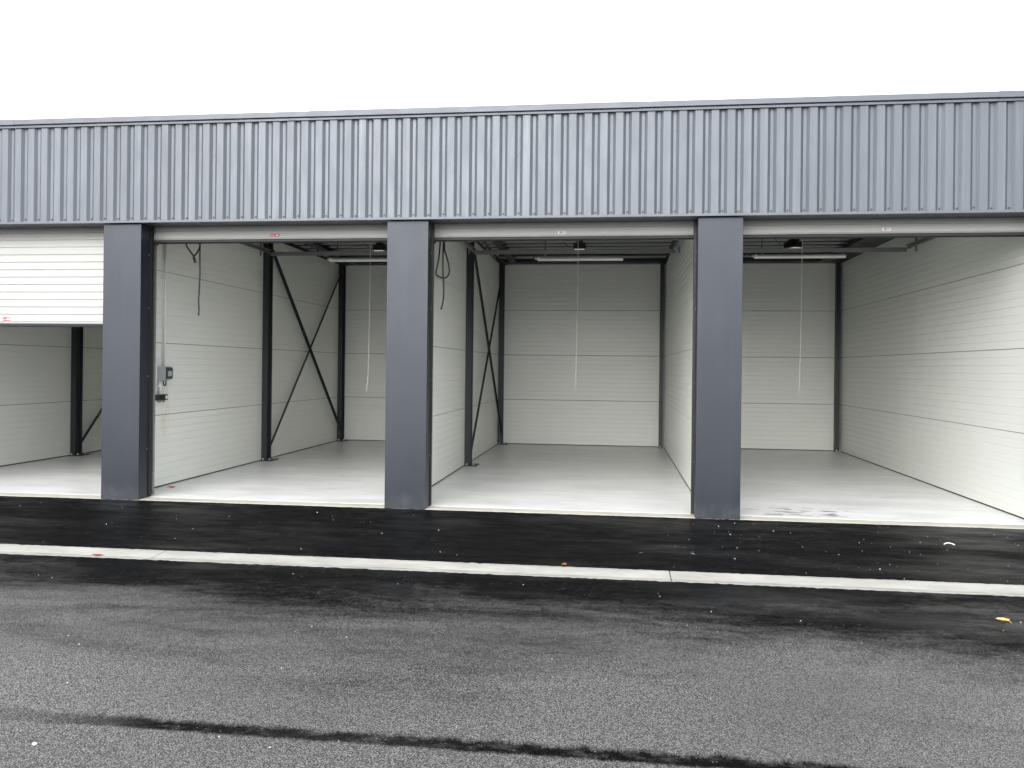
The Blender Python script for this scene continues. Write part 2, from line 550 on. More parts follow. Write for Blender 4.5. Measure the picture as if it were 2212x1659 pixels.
screw_me = shared(MB().tube([(0, 0, 0), (0, -0.004, 0), (0, -0.0042, 0), (0, -0.009, 0)], [0.0115, 0.0115, 0.007, 0.007], 8), 'screw', M['steel'])
rivet_me = shared(MB().tube([(0, 0, 0), (0.003, 0, 0), (0.0045, 0, 0)], [0.007, 0.006, 0.003], 8), 'screw', M['bolt'])

# ribbed cladding above the doors: sheets of six ribs
RP = 0.1817
zc0, zc1 = 3.498, 4.715
XV = -1.162 - RP * 0.0
n0 = math.floor((X0 - XV) / (6 * RP))
n1 = math.ceil((X1 - XV) / (6 * RP))
prof1 = [(-0.5 * RP, -0.006), (-0.5 * RP + 0.017, -0.006), (-0.5 * RP + 0.049, -0.034), (0.5 * RP - 0.049, -0.034), (0.5 * RP - 0.017, -0.006)]
# profile starts in the middle of a valley (a valley holds the screw)
sheet_pts = []
for k in range(6):
    for px, py in prof1:
        sheet_pts.append((px + RP * (k + 0.5), py))
sheet_pts.append((6 * RP + 0.012, -0.006))
back = [(x, y + 0.0016) for x, y in reversed(sheet_pts)]
sheet_me = shared(MB().extrude(sheet_pts + back, 'z', zc0, zc1), 'cladding_sheet', M['cladding'])
for n in range(n0, n1):
    ox = XV + n * 6 * RP
    sh = link('cladding_sheet', sheet_me, B, (ox, -0.0025 * (n % 2), 0))
    if ox + 6 * RP > -9 and ox < 6:
        for k in range(6):
            link('screw', screw_me, sh, (k * RP + random.uniform(-0.003, 0.003) + 0.003, -0.006, 3.536 + random.uniform(-0.006, 0.006)))
# backing wall behind the cladding, soffit above the doors
MB().box(X0, X1, 0.03, 0.10, 3.535, 4.70).build('parapet_wall', M['steel'], B)
# bottom drip flashing and soffit in lengths
DJ = [X0, -9.597, -5.624, -1.651, 2.322, 6.295, X1]
for q, (a, c) in enumerate(zip(DJ[:-1], DJ[1:])):
    dy = -0.002 * (q % 2)
    e = 0.012
    prof = [(-0.004, 3.506), (-0.052 + dy, 3.5025), (-0.060 + dy, 3.500), (-0.060 + dy, 3.474), (-0.055 + dy, 3.470), (0.0, 3.4735), (0.0, 3.477), (-0.054 + dy, 3.4765), (-0.055 + dy, 3.497), (-0.004, 3.5035)]
    fl = MB().extrude(prof, 'x', a, c + e).build('drip_flashing', M['flashing'], B)
sof = []
for q, (a, c) in enumerate(zip(DJ[:-1], DJ[1:])):
    s_ = MB().box(a, c - 0.002, 0.0005, 0.30, 3.480, 3.484).build('soffit_strip', M['flashing'], B)
    x = a + 0.3
    while x < c - 0.2:
        MB().disc((x, 0.18, 3.480), 0.008, -0.006, 'z', 6).build('screw', M['plastic_dark'], s_)
        x += 1.23
# parapet cap in lengths
CJ = [X0, -11.6, -7.667, -3.727, 0.212, 4.152, 8.09, X1 + 0.02]
for q, (a, c) in enumerate(zip(CJ[:-1], CJ[1:])):
    dz = 0.003 * (q % 2)
    prof = [(-0.082 - dz, 4.737 - dz), (-0.082 - dz, 4.797 + dz), (-0.076, 4.801 + dz), (0.24, 4.815 + dz), (0.24 + dz, 4.74), (0.234 + dz, 4.74), (0.234 + dz, 4.807 + dz), (-0.077 - dz, 4.794 + dz), (-0.078 - dz, 4.741 - dz), (-0.066, 4.733 - dz), (-0.068, 4.731 - dz)]
    MB().extrude(prof, 'x', a, c + 0.03).build('parapet_cap', M['flashing'], B)
    MB().box(a, c - 0.002, -0.056, 0.02, 4.700, 4.726).build('closure_strip', M['flashing'], B)
    MB().box(a, c - 0.003, -0.050, 0.10, 4.7262, 4.7366).build('cap_support', M['steel'], B)

# pillars between the doors
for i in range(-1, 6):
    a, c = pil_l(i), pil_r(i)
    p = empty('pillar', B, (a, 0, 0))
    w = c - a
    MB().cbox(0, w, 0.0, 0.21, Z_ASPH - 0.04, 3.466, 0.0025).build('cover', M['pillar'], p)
    for sx, dx in ((-0.028, 0), (w + 0.002, 1)):
        MB().box(sx if not dx else w - 0.012, (0.012 if not dx else w + 0.016), 0.2105, 0.262, 0.002, 3.462).build('edge_seal', M['rubber'], p)
    for z in (0.62, 1.55, 2.42, 3.1):
        link('screw', rivet_me, p, (w, 0.185, z))
        link('screw', rivet_me, p, (0, 0.185, z), (0, 0, math.pi))
    MB().box(0.07, w - 0.07, 0.262, 0.40, 0.0, 3.45).build('post', M['steel'], p)

# sandwich panels ------------------------------------------------------
def lined_profile(h, t, both):
    """cross section (d, z) of a panel h high, t thick, hairline grooves every 10 cm; d=0 is the front face"""
    def face(d0, s):
        pts = [(d0 + s * 0.010, 0.0032), (d0, 0.0042)]
        z = 0.1
        while z < h - 0.05:
            pts += [(d0, z - 0.007), (d0 + s * 0.006, z - 0.003), (d0 + s * 0.006, z + 0.003), (d0, z + 0.007)]
            z += 0.1
        pts += [(d0, h - 0.0042), (d0 + s * 0.010, h - 0.0032)]
        return pts
    f = face(0.0, 1)
    if both:
        g = face(t, -1)
    else:
        g = [(t, 0.0), (t, h)]
    return f + g[::-1]

PH = [(0.012, 1.0), (1.0, 2.0), (2.0, 3.0), (3.0, WTOP)]
prof_side = [(lined_profile(b - a, WT, True), a) for a, b in PH]
YF, YJ = 0.30, 4.20
side_mesh = {}
for yi, (ya, yb) in enumerate(((YF, YJ - 0.0015), (YJ + 0.0015, BACK - 0.001))):
    for pi, (pr, z0) in enumerate(prof_side):
        q = [(d - WT / 2, z) for d, z in pr]
        side_mesh[yi, pi] = shared(MB().extrude(q, 'y', ya, yb), 'wall_panel', M['panel'])
core_me = shared(MB().box(-0.008, 0.008, YF + 0.002, BACK - 0.004, 0.0, WTOP - 0.004), 'panel_joint', M['rubber'])
for i in range(0, 5):
    w = empty('party_wall', B, (wall_c(i), 0, 0))
    link('panel_joint', core_me, w)
    for (yi, pi), me in side_mesh.items():
        link('wall_panel', me, w, (0, 0, PH[pi][0]))
    MB().box(-0.024, 0.024, YF + 0.01, BACK - 0.01, 0.001, 0.0119).build('base_strip', M['rubber'], w)
    for pi in range(4):
        for dz in (0.10, 0.53, 0.90):
            for dy in (-0.03,):
                link('screw', rivet_me, w, (-WT / 2, YJ + dy + 0.06, PH[pi][0] + dz), (0, 0, math.pi))

# back wall
for j in range(0, 4):
    xa, xb = wall_c(j) + WT / 2 + 0.001, wall_c(j + 1) - WT / 2 - 0.001
    w = empty('back_wall', B, ((xa + xb) / 2, BACK, 0))
    L = (xb - xa) / 2
    MB().box(-L, L, 0.03, 0.05, 0.0, WTOP - 0.004).build('panel_joint', M['rubber'], w)
    for a, b in PH:
        pr = [(d, z * (b - a - 0.005) / (b - a) + 0.0025) for d, z in lined_profile(b - a, 0.028, False)]
        MB().extrude(pr, 'x', -L, L).build('wall_panel', M['panel'], w, loc=(0, 0, a))
    MB().box(-L + 0.15, L - 0.12, -0.012, -0.001, WTOP - 0.012, WTOP + 0.012).build('top_trim', M['trim'], w)
    # galvanised corner angle at the right-hand corner
    MB().box(L - 0.030, L - 0.0155, -0.05, -0.002, 0.01, WTOP - 0.02).build('corner_trim', M['trim'], w)
# outer skin so that the shed is closed from behind
MB().box(X0, X1, BACK + 0.06, BACK + 0.10, -0.2, 4.5).build('rear_cladding', M['cladding'], B)

# steel frame --------------------------------------------------------
deck_z = lambda y: 4.44 - (y / BACK) * 0.30
def ibeam(flw, dep, tf, tw):
    """I section in (x,y): flanges across x, web along y"""
    a, b, w = flw / 2, dep / 2, tw / 2
    return [(-a, -b), (a, -b), (a, -b + tf), (w, -b + tf), (w, b - tf), (a, b - tf), (a, b), (-a, b), (-a, b - tf), (-w, b - tf), (-w, -b + tf), (-a, -b + tf)]
col_me = shared(MB().extrude(ibeam(0.10, 0.20, 0.0085, 0.0056), 'z', 0.018, 4.02), 'steel_column', M['steel'])
plate_me = shared(MB().cbox(-0.115, 0.185, -0.15, 0.15, 0.0005, 0.018, 0.002), 'base_plate', M['steel'])
bolt_me = shared(MB().disc((0, 0, 0), 0.017, 0.010, 'z', 6).disc((0, 0, 0.010), 0.009, 0.022, 'z', 8), 'bolt', M['bolt'])
for i in range(0, 4):
    xw = wall_c(i) + WT / 2 + 0.0015
    for yc in (4.47, 8.53):
        c = link('steel_column', col_me, B, (xw + 0.05, yc, 0))
        pl = MB().cbox(-0.046, 0.17, -0.15 if yc < 8 else -0.13, 0.15 if yc < 8 else 0.135, 0.0005, 0.018, 0.002).build('base_plate', M['steel'], c)
        for dx, dy in ((0.11, -0.11), (0.11, 0.11), (-0.005, -0.125)):
            link('bolt', bolt_me, c, (dx, dy if yc < 8 else dy * 0.9, 0.018))
        MB().box(-0.046, 0.046, -0.095, 0.095, 4.0205, 4.034).build('cap_plate', M['steel'], c)
    # cross bracing, two angles with gussets
    xb = xw + 0.066
    for n_, (a, b) in enumerate((((xb, 4.555, 0.20), (xb, 8.44, 3.86)), ((xb + 0.014, 4.555, 3.78), (xb + 0.014, 8.44, 0.22)))):
        g = empty('cross_brace', B, a)
        va, vb = Vector((0, 0, 0)), Vector(b) - Vector(a)
        MB().bar(va, vb, 0.058, 0.007, (1, 0, 0)).build('angle_leg', M['steel'], g)
        d = vb.normalized()
        off = Vector((0, -d.z, d.y)) * 0.026
        MB().bar(va + off + Vector((0.0198, 0, 0)), vb + off + Vector((0.0198, 0, 0)), 0.006, 0.032, (1, 0, 0)).build('angle_leg', M['steel'], g)
    # narrow column edge seen in the right-hand back corner of the neighbouring bay
for i in range(1, 5):
    xl = wall_c(i) - WT / 2 - 0.0015
    c = empty('steel_column', B, (xl - 0.072, 8.585, 0))
    MB().extrude([(-0.042, -0.06), (0.038, -0.06), (0.038, -0.05), (-0.030, -0.05), (-0.030, 0.06), (-0.042, 0.06)], 'z', 0.014, WTOP).build('angle_post', M['steel'], c)
    MB().cbox(-0.05, 0.066, -0.11, 0.07, 0.0005, 0.014, 0.002).build('base_plate', M['steel'], c)
    for dx in (-0.015, 0.048):
        link('bolt', bolt_me, c, (dx, -0.088, 0.014))

for i in range(0, 5):
    xw = wall_c(i)
    mb = MB()
    # rafter with sloping top, an I section: bottom flange, web, top flange
    x0_, x1_ = xw + 0.26, xw + 0.41
    y0_, y1_ = 0.10, BACK
    def slab(xa, xb, za, zb, zc, zd):
        mb.add([(xa, y0_, za), (xb, y0_, za), (xb, y1_, zc), (xa, y1_, zc), (xa, y0_, zb), (xb, y0_, zb), (xb, y1_, zd), (xa, y1_, zd)],
               [(0, 3, 2, 1), (4, 5, 6, 7), (0, 1, 5, 4), (1, 2, 6, 5), (2, 3, 7, 6), (3, 0, 4, 7)])
    d0, d1 = deck_z(y0_) - 0.026, deck_z(y1_) - 0.026
    slab(x0_, x1_, d0 - 0.20, d0 - 0.188, 4.036, 4.046)
    slab(xw + 0.332, xw + 0.338, d0 - 0.188, d0 - 0.012, 4.046, d1 - 0.01)
    slab(x0_, x1_, d0 - 0.012, d0, d1 - 0.0099, d1)
    mb.build('rafter', M['steel'], B)
    # wall infill up to the rafter
    mb = MB()
    x0_, x1_ = xw - 0.012, xw + 0.012
    slab(x0_, x1_, WTOP + 0.002, d0 - 0.21, WTOP + 0.002, 4.034)
    mb.build('wall_infill', M['steel'], B)

MB().box(wall_c(4) - 0.50, wall_c(4) - 0.03, 0.35, BACK - 0.01, 4.03, 4.09).build('rafter', M['steel'], B)
# ribbed roof deck, one sheet field per bay
for j in range(-1, 5):
    xa, xb = wall_c(j), wall_c(j + 1)
    pts = []
    y = 0.11
    while y < BACK + 0.03:
        z = deck_z(y)
        pts += [(y, z), (y + 0.08, z - 0.003), (y + 0.115, z + 0.085), (y + 0.215, z + 0.082), (y + 0.25, z - 0.008)]
        y += 0.28
    pts2 = [(y_, z_ + 0.002) for y_, z_ in reversed(pts)]
    MB().extrude(pts + pts2, 'x', xa + 0.002, xb - 0.002).build('shaded_roof_sheet', M['steel'], B)  # dark colour stands in for the shade between the deck's light ribs
    if 0 <= j <= 3:
        y = 3.2
        while y < 8.35:
            z = deck_z(y) - 0.012
            MB().extrude([(-0.03, -0.036), (0.03, -0.036), (0.03, 0.0), (0.026, 0.0), (0.026, -0.032), (-0.026, -0.032), (-0.026, 0.0), (-0.03, 0.0)], 'x', xa + 0.04, xb - 0.04).build('added_roof_rib', M['deck'], B, loc=(0, y, z))  # light strips added to make bright bands against the darkened deck
            y += 0.36
MB().box(X0, X1, 0.1, BACK + 0.1, 4.58, 4.62).build('roof_membrane', M['steel'], B)
for j in range(0, 4):
    xa, xb = wall_c(j) + 0.13, wall_c(j + 1) - 0.03
    MB().box(xa, xb, 8.40, 8.55, 4.035, 4.105).build('eave_beam', M['steel'], B)
    MB().extrude([(7.50, 4.062), (7.66, 4.062), (7.66, 4.072), (7.585, 4.072), (7.585, 4.142), (7.575, 4.142), (7.575, 4.072), (7.50, 4.072)], 'x', xa, xb).build('purlin', M['steel'], B)

# ------------------------------------------------------------------ garage doors
SEC_H, SEC_T = 0.49, 0.04
def section_mesh(L):
    """one door section: (d,z) profile with ribs at 98 mm, d=0 outer face towards -Y"""
    pts = [(0.004, 0.0015), (0.0, 0.006)]
    for k in range(1, 5):
        z = 0.098 * k
        pts += [(0.0, z - 0.009), (0.012, z - 0.005), (0.012, z + 0.003), (0.0, z + 0.004)]
    pts += [(0.0, SEC_H - 0.006), (0.004, SEC_H - 0.0015), (SEC_T, SEC_H - 0.0015), (SEC_T, 0.0015)]
    return shared(MB().extrude(pts, 'x', -L / 2, L / 2), 'door_section', [M['door']])

def sticker(door, x, y, z, tilt, kind):
    mb = MB()
    if kind == 'red':
        mb.box(-0.050, 0.050, -0.0015, 0, -0.022, 0.022, 0)
        mb.box(0.006, 0.044, -0.0022, -0.0015, -0.012, 0.012, 1)
        mb.box(0.012, 0.038, -0.0028, -0.0022, -0.005, 0.005, 0)
        mb.box(-0.044, 0.000, -0.0022, -0.0015, -0.007, -0.001, 1)
    elif kind == 'slant':
        v = [(-0.066, 0, -0.017), (0.054, 0, -0.017), (0.066, 0, 0.017), (-0.054, 0, 0.017)]
        mb.add(v + [(a, -0.0015, c) for a, _, c in v], [(4, 5, 6, 7), (0, 1, 5, 4), (1, 2, 6, 5), (2, 3, 7, 6), (3, 0, 4, 7)], 0)
        for k in range(4):
            mb.box(-0.052 + k * 0.014, -0.043 + k * 0.014, -0.0022, -0.0015, -0.006, 0.005, 1)
        mb.add([(0.008, -0.0022, -0.008), (0.040, -0.0022, -0.008), (0.056, -0.0022, 0.009), (0.016, -0.0022, 0.006)], [(0, 1, 2, 3)], 1)
    else:
        mb.box(-0.058, 0.058, -0.0015, 0, -0.022, 0.022, 1)
        for k in range(3):
            mb.box(-0.040, 0.000, -0.0022, -0.0015, -0.016 + k * 0.012, -0.008 + k * 0.012, 0)
        for k in range(3):
            mb.box(0.008 + k * 0.016, 0.016 + k * 0.016, -0.0022, -0.0015, -0.016, 0.016, 2)
    o = mb.build('sticker', [M['sticker_red'], M['sticker_white'], M['sticker_blue']], door)
    o.location = (x, y, z)
    o.rotation_euler = (tilt, 0, 0)
    if kind == 'logo':
        o.scale = (0.8, 1, 0.8)
    return o

DW = PITCH - 0.507 + 0.10
sec_me = section_mesh(DW)
def garage_door(j, bottom, label, stick, zb_seal=0.05):
    """sections are laid along the track: upright, round the bend, then flat under the roof"""
    cx = (pil_r(j) + pil_l(j + 1)) / 2
    D = empty('garage_door', B, (cx, 0, 0))
    D['label'] = label
    # path of the track (y, z)
    path = [(DOOR_Y, -1.0), (DOOR_Y, 3.33), (0.40, 3.79), (0.75, 3.93), (1.6, 3.94), (4.4, 3.94)]
    if bottom < 1.0:
        path = [(DOOR_Y, -1.0), (DOOR_Y, 4.6)]
    def at(s):
        for (ya, za), (yb, zb) in zip(path[:-1], path[1:]):
            l = math.hypot(yb - ya, zb - za)
            if s <= l:
                return Vector((0, ya + (yb - ya) * s / l, za + (zb - za) * s / l))
            s -= l
        return Vector((0, path[-1][0] + s, path[-1][1]))
    s0 = bottom + 1.0
    nsec = 7
    for k in range(nsec):
        p, q = at(s0 + k * SEC_H), at(s0 + (k + 1) * SEC_H)
        d = q - p
        tilt = -math.atan2(d.y, d.z)
        o = link('door_section', sec_me, D, p, (tilt, 0, 0))
        if k == 0:
            t0, p0 = tilt, p
    up = Vector((0, -math.sin(t0), math.cos(t0)))
    out = Vector((0, -math.cos(t0), -math.sin(t0)))
    # aluminium bottom rail and rubber seal
    a = MB().box(-DW / 2, DW / 2, -0.002, SEC_T + 0.002, -0.022, -0.0005).build('bottom_rail', M['galv'], D)
    a.location, a.rotation_euler = p0, (t0, 0, 0)
    pr = [(0.0, -0.0225), (SEC_T, -0.0225), (SEC_T + 0.006, -0.045), (SEC_T - 0.004, -0.062), (0.014, -0.066), (-0.006, -0.056), (-0.008, -0.035)]
    a = MB().extrude(pr, 'x', -DW / 2 + 0.004, DW / 2 - 0.004).build('bottom_seal', M['rubber'], D)
    a.location, a.rotation_euler = p0, (t0, 0, 0)
    if stick:
        kind, dx, h = stick
        q = p0 + up * h + out * 0.0006
        sticker(D, dx - cx, q.y, q.z, t0, kind)
    return D, cx, p0, t0

OPEN_Z = 3.325
doors = {}
doors[0] = garage_door(0, 2.245, 'white ribbed garage door let down halfway at the left edge', ('red', -7.989, 0.035))
doors[1] = garage_door(1, OPEN_Z, 'raised white garage door with a slanted red sticker', ('slant', -4.30, 0.030))
doors[2] = garage_door(2, OPEN_Z, 'raised white garage door between the two middle pillars', ('logo', -0.66, 0.030))
doors[3] = garage_door(3, OPEN_Z, 'raised white garage door of the rightmost bay', ('logo', 3.095, 0.030))
doors[-1] = garage_door(-1, 0.03, 'shut white garage door left of the half lowered one', None)
doors[4] = garage_door(4, 0.03, 'shut white garage door right of the rightmost open bay', None)

# tracks, cross bars and hangers for the four bays that can be looked into
def c_rail(w, h, t=0.003):
    return [(0, 0), (w, 0), (w, t), (t, t), (t, h - t), (w, h - t), (w, h), (0, h)]
for j in range(0, 4):
    D, cx, p0, t0 = doors[j]
    for s in (-1, 1):
        xr = (wall_c(j) + 0.17 if s < 0 else wall_c(j + 1) - 0.12) - cx
        xu = (pil_r(j) - 0.02 if s < 0 else pil_l(j + 1) + 0.02) - cx
        prof = [(xr + s * (0.035 - a), 3.70 + b) for a, b in c_rail(0.045, 0.065)]
        MB().extrude(prof, 'y', 0.75, 4.40).build('track', M['galv'], D)
        # upright track beside the opening
        prof = [(xu + s * (0.045 - b), 0.335 + a) for a, b in c_rail(0.045, 0.055)]
        MB().extrude(prof, 'z', 0.01, 3.30).build('track', M['galv'], D)
        # hangers from the roof
        for yy in (2.5, 4.02):
            h = MB()
            h.bar((xr + s * 0.052, yy, 3.62), (xr + s * 0.052, yy, deck_z(yy) - 0.01), 0.035, 0.004, (1, 0, 0))
            h.bar((xr + s * 0.047, yy + 0.02, 3.62), (xr + s * 0.047, yy + 0.02, deck_z(yy) - 0.01), 0.004, 0.030, (1, 0, 0))
            h.build('hanger', M['galv'], D)
        h = MB()
        h.cbox(xr - s * 0.02 - 0.05, xr - s * 0.02 + 0.05, 3.55, 3.63, 3.77, 3.86, 0.003)
        h.box(xr - s * 0.02 - 0.07, xr - s * 0.02 + 0.07, 3.56, 3.62, 3.766, 3.7695)
        h.build('spring_bracket', M['plastic_white'], D)
        # red corner bracket at the end of the bottom rail
        if j > 0:
            h = MB()
            e = s * (DW / 2 - 0.002)
            prof = [(0.050, -0.020), (0.115, -0.028), (0.105, -0.055), (0.046, -0.082)]
            h.extrude(prof, 'x', e - s * 0.065, e)
            o = h.build('corner_bracket', M['red'], D)
            o.location, o.rotation_euler = p0, (t0, 0, 0)
    xa, xb = wall_c(j) + 0.145 - cx, wall_c(j + 1) - 0.095 - cx
    prof = [(4.4005 + a, 3.668 + b) for a, b in [(0, 0), (0.03, 0), (0.03, 0.004), (0.004, 0.004), (0.004, 0.068), (0, 0.068)]]
    MB().extrude(prof, 'x', xa, xb).build('cross_bar', M['galv'], D)

# ------------------------------------------------------------------ fittings inside the bays
NAMES = {1: 'left open bay', 2: 'middle open bay', 3: 'right open bay'}
TUBE = {1: (-5.076, 3.609), 2: (-1.346, 3.604), 3: (2.309, 3.626)}
for j, (xl, z) in TUBE.items():
    L = 1.46
    t = tag(empty('ceiling_light', loc=(xl + L / 2, 4.55, z)), {
        1: 'white tube light partly hidden by the second pillar',
        2: 'white tube light hanging in the middle open bay',
        3: 'white tube light hanging in the rightmost open bay'}[j], 'light fixture', 'tube lights in the open bays')
    h = L / 2
    MB().extrude([(-0.03, 0.028), (-0.042, 0.012), (-0.042, -0.004), (0.042, -0.004), (0.042, 0.012), (0.03, 0.028)], 'x', -h, h).build('housing', M['plastic_grey'], t)
    pr = [(-0.040, -0.0045), (-0.038, -0.022), (-0.026, -0.036), (0, -0.040), (0.026, -0.036), (0.038, -0.022), (0.040, -0.0045)]
    MB().extrude(pr, 'x', -h + 0.02, h - 0.004).build('diffuser', M['plastic_white'], t)
    MB().extrude([(a * 1.05, b * 1.05) for a, b in pr] + [(0.044, 0.012), (0.03, 0.030), (-0.03, 0.030), (-0.044, 0.012)], 'x', -h - 0.012, -h + 0.03).build('end_cap', M['plastic_white'], t)
    MB().tube([(-h - 0.012, 0, 0), (-h - 0.04, 0, 0), (-h - 0.041, 0, 0), (-h - 0.062, 0, 0)], [0.016, 0.016, 0.011, 0.011], 8).build('cable_gland', M['plastic_white'], t)
    MB().tube([(-h - 0.06, 0, 0), (-h - 0.09, 0, 0.02), (-h - 0.09, 0, 0.07), (-h - 0.05, 0, 0.10), (-h + 0.1, 0, 0.12), (-h + 0.12, 0, 0.3), (-h + 0.12, 0, 0.6)], 0.005, 6).build('supply_cable', M['plastic_dark'], t)
    dz = deck_z(4.55) - z
    for k, xx in enumerate((-h + 0.12, h - 0.26)):
        rr = 0.010 if k == 0 else 0.0025
        MB().tube([(xx, 0.01, 0.07), (xx, 0.01, dz)], rr, 8).build('hanger_rod', M['galv'], t)
        MB().box(xx - 0.012, xx + 0.012, -0.03, 0.03, 0.0285, 0.034).tube([(xx, 0.01, 0.034), (xx, 0.01, 0.07)], 0.007, 6).build('clip', M['plastic_grey'] if k == 0 else M['steel'], t)

OPN = {1: (-4.307, 0.0), 2: (-0.652, 0.0), 3: (3.040, 0.42)}
for j, (xo, turn) in OPN.items():
    t = tag(empty('door_opener', loc=(xo, 5.0, 3.88)), {
        1: 'black door opener with lit lamp beside the second pillar, its cord hanging',
        2: 'black door opener with lit lamp above the middle open bay, its cord hanging',
        3: 'black door opener askew under the roof of the rightmost open bay, its cord hanging'}[j], 'door opener', 'door openers under the roof')
    c, s = math.cos(turn), math.sin(turn)
    mo = MB().cbox(-0.108, 0.108, -0.10, 0.17, -0.055, 0.055, 0.014).cbox(-0.06, 0.06, -0.07, 0.12, 0.0555, 0.10, 0.012).build('motor_housing', M['plastic_dark'], t)
    le = MB().cbox(-0.088, 0.088, -0.105, 0.04, -0.076, -0.0555, 0.006).build('lamp_lens', M['lens'], t)
    for o in (mo, le):
        o.rotation_euler = (0, 0, turn)
    MB().extrude([(-0.018, 0.11), (0.018, 0.11), (0.018, 0.145), (-0.018, 0.145)], 'y', -4.55, 0.02).build('drive_rail', M['galv'], t)
    MB().bar((-0.03, 0.0, 0.10), (-0.10, 0.05, deck_z(5.0) - 3.885), 0.03, 0.006, (0, 1, 0)).bar((0.03, 0.0, 0.10), (0.14, 0.05, deck_z(5.0) - 3.885), 0.03, 0.006, (0, 1, 0)).build('mounting_arm', M['steel'], t)
    MB().tube([(-0.108, 0.05, 0.0), (-0.22, 0.05, 0.01), (-0.31, 0.05, 0.10), (-0.27, 0.05, 0.20), (-0.16, 0.05, 0.24), (-0.12, 0.05, deck_z(5.0) - 3.885)], 0.006, 6).build('supply_cable', M['plastic_dark'], t)
    rnd = random.Random(j)
    ph = rnd.uniform(0, 6)
    zt, zb = 0.11, (1.262 if j > 1 else 1.275) - 3.88
    pts = []
    for k in range(33):
        f = k / 32
        sway = 0.004 * math.sin(ph + f * 9) * f - 0.030 * f ** 3
        hook = (0.03 if j == 2 else -0.02) * max(0, f - 0.955) / 0.045
        pts.append((sway + hook, -0.6 + 0.003 * math.cos(ph + f * 7), zt + (zb - zt) * f))
    MB().tube(pts, 0.0055, 6).build('pull_cord', M['cord'], t)

# black cables dangling at the left of two doorways
def smooth_path(pts, n=10):
    pts = [Vector(p) for p in pts]
    out = []
    for i in range(len(pts) - 1):
        p0, p1, p2, p3 = pts[max(i - 1, 0)], pts[i], pts[i + 1], pts[min(i + 2, len(pts) - 1)]
        for k in range(n):
            t = k / n
            out.append(0.5 * ((2 * p1) + (-p0 + p2) * t + (2 * p0 - 5 * p1 + 4 * p2 - p3) * t * t + (-p0 + 3 * p1 - 3 * p2 + p3) * t ** 3))
    out.append(pts[-1])
    return out
yk = 0.80
c1 = tag(empty('hanging_cable', loc=(-5.58, yk, 3.55)), 'black cable with a small knotted loop dangling in the left open bay', 'cable', 'black cables dangling in the doorways')
MB().tube(smooth_path([(0.004, 0, 0.15), (0.003, 0, -0.24), (0.002, 0, -0.40), (0.006, 0, -0.62), (0.0, 0, -0.80), (-0.008, 0, -0.98), (-0.003, 0, -1.10), (-0.006, 0, -1.185)]), 0.0105, 8).build('straight_end', M['plastic_dark'], c1, smooth=True)
MB().tube(smooth_path([(-0.28, 0, 0.15), (-0.20, 0, -0.20), (-0.175, 0, -0.265), (-0.115, 0, -0.345), (-0.083, 0, -0.385), (-0.076, 0.01, -0.42), (-0.066, 0.01, -0.46), (-0.076, 0.012, -0.462), (-0.09, 0.01, -0.42), (-0.083, 0, -0.385), (-0.045, 0, -0.345), (-0.02, 0, -0.30), (0.0, 0, -0.235), (0.012, 0, 0.15)]), 0.0105, 8).build('knotted_loop', M['plastic_dark'], c1, smooth=True)
c2 = tag(empty('hanging_cable', loc=(-2.235, yk, 3.55)), 'black cable with a long pear shaped loop dangling beside the second pillar', 'cable', 'black cables dangling in the doorways')
MB().tube(smooth_path([(0.004, 0, 0.15), (0.003, 0, -0.20), (-0.004, 0, -0.45), (0.0, 0, -0.62), (0.012, 0, -0.80), (0.006, 0, -0.98), (-0.022, 0, -1.10)]), 0.0105, 8).build('straight_end', M['plastic_dark'], c2, smooth=True)
MB().tube(smooth_path([(-0.045, 0.015, 0.15), (-0.045, 0.015, -0.20), (-0.058, 0.015, -0.40), (-0.078, 0.015, -0.52), (-0.095, 0.015, -0.60), (-0.085, 0.015, -0.65), (0.0, 0.015, -0.685), (0.055, 0.015, -0.665), (0.08, 0.015, -0.60), (0.068, 0.015, -0.50), (0.035, 0.015, -0.38), (0.012, 0.015, -0.28), (0.006, 0.015, 0.15)]), 0.0105, 8).build('pear_loop', M['plastic_dark'], c2, smooth=True)

# fuse box, conduit and sockets on the left wall of the left open bay
xw = wall_c(1) + WT / 2 + 0.0006
f = tag(empty('fuse_box', loc=(xw, 1.06, 1.575)), 'grey fuse box with smoked window on the left wall', 'fuse box')
prof = [(0, -0.10), (0.03, -0.105), (0.075, -0.085), (0.105, -0.098), (0.105, 0.085), (0.085, 0.100), (0.0, 0.100)]
MB().extrude([(a, b) for a, b in [(0.0, -0.105), (0.045, -0.105), (0.10, -0.075), (0.115, -0.03), (0.115, 0.06), (0.10, 0.098), (0.0, 0.102)]], 'y', -0.095, 0.095).build('case', M['plastic_grey'], f)
MB().extrude([(0.1155, -0.075), (0.128, -0.060), (0.130, 0.05), (0.122, 0.085), (0.1155, 0.088)], 'y', -0.075, 0.085).build('window', M['smoked'], f)
for k in range(4):
    MB().box(0.1305, 0.134, -0.045 + k * 0.026, -0.025 + k * 0.026, -0.035, 0.035).build('breaker', M['plastic_grey'], f)
MB().tube(smooth_path([(0.05, -0.03, -0.10), (0.055, -0.03, -0.135), (0.055, -0.005, -0.165), (0.055, 0.03, -0.155), (0.05, 0.04, -0.10)], 6), 0.009, 8).build('cable_loop', M['plastic_dark'], f, smooth=True)
cdt = tag(empty('conduit', loc=(xw, 1.09, 1.70)), 'white vertical conduit running up from the fuse box', 'conduit')
MB().tube([(0.022, 0.012, -0.022), (0.022, 0.012, 2.28)], 0.0155, 10).build('pipe', M['plastic_white'], cdt, smooth=True)
MB().tube([(0.016, -0.030, -0.022), (0.016, -0.030, 2.28)], 0.007, 8).build('thin_pipe', M['plastic_white'], cdt, smooth=True)
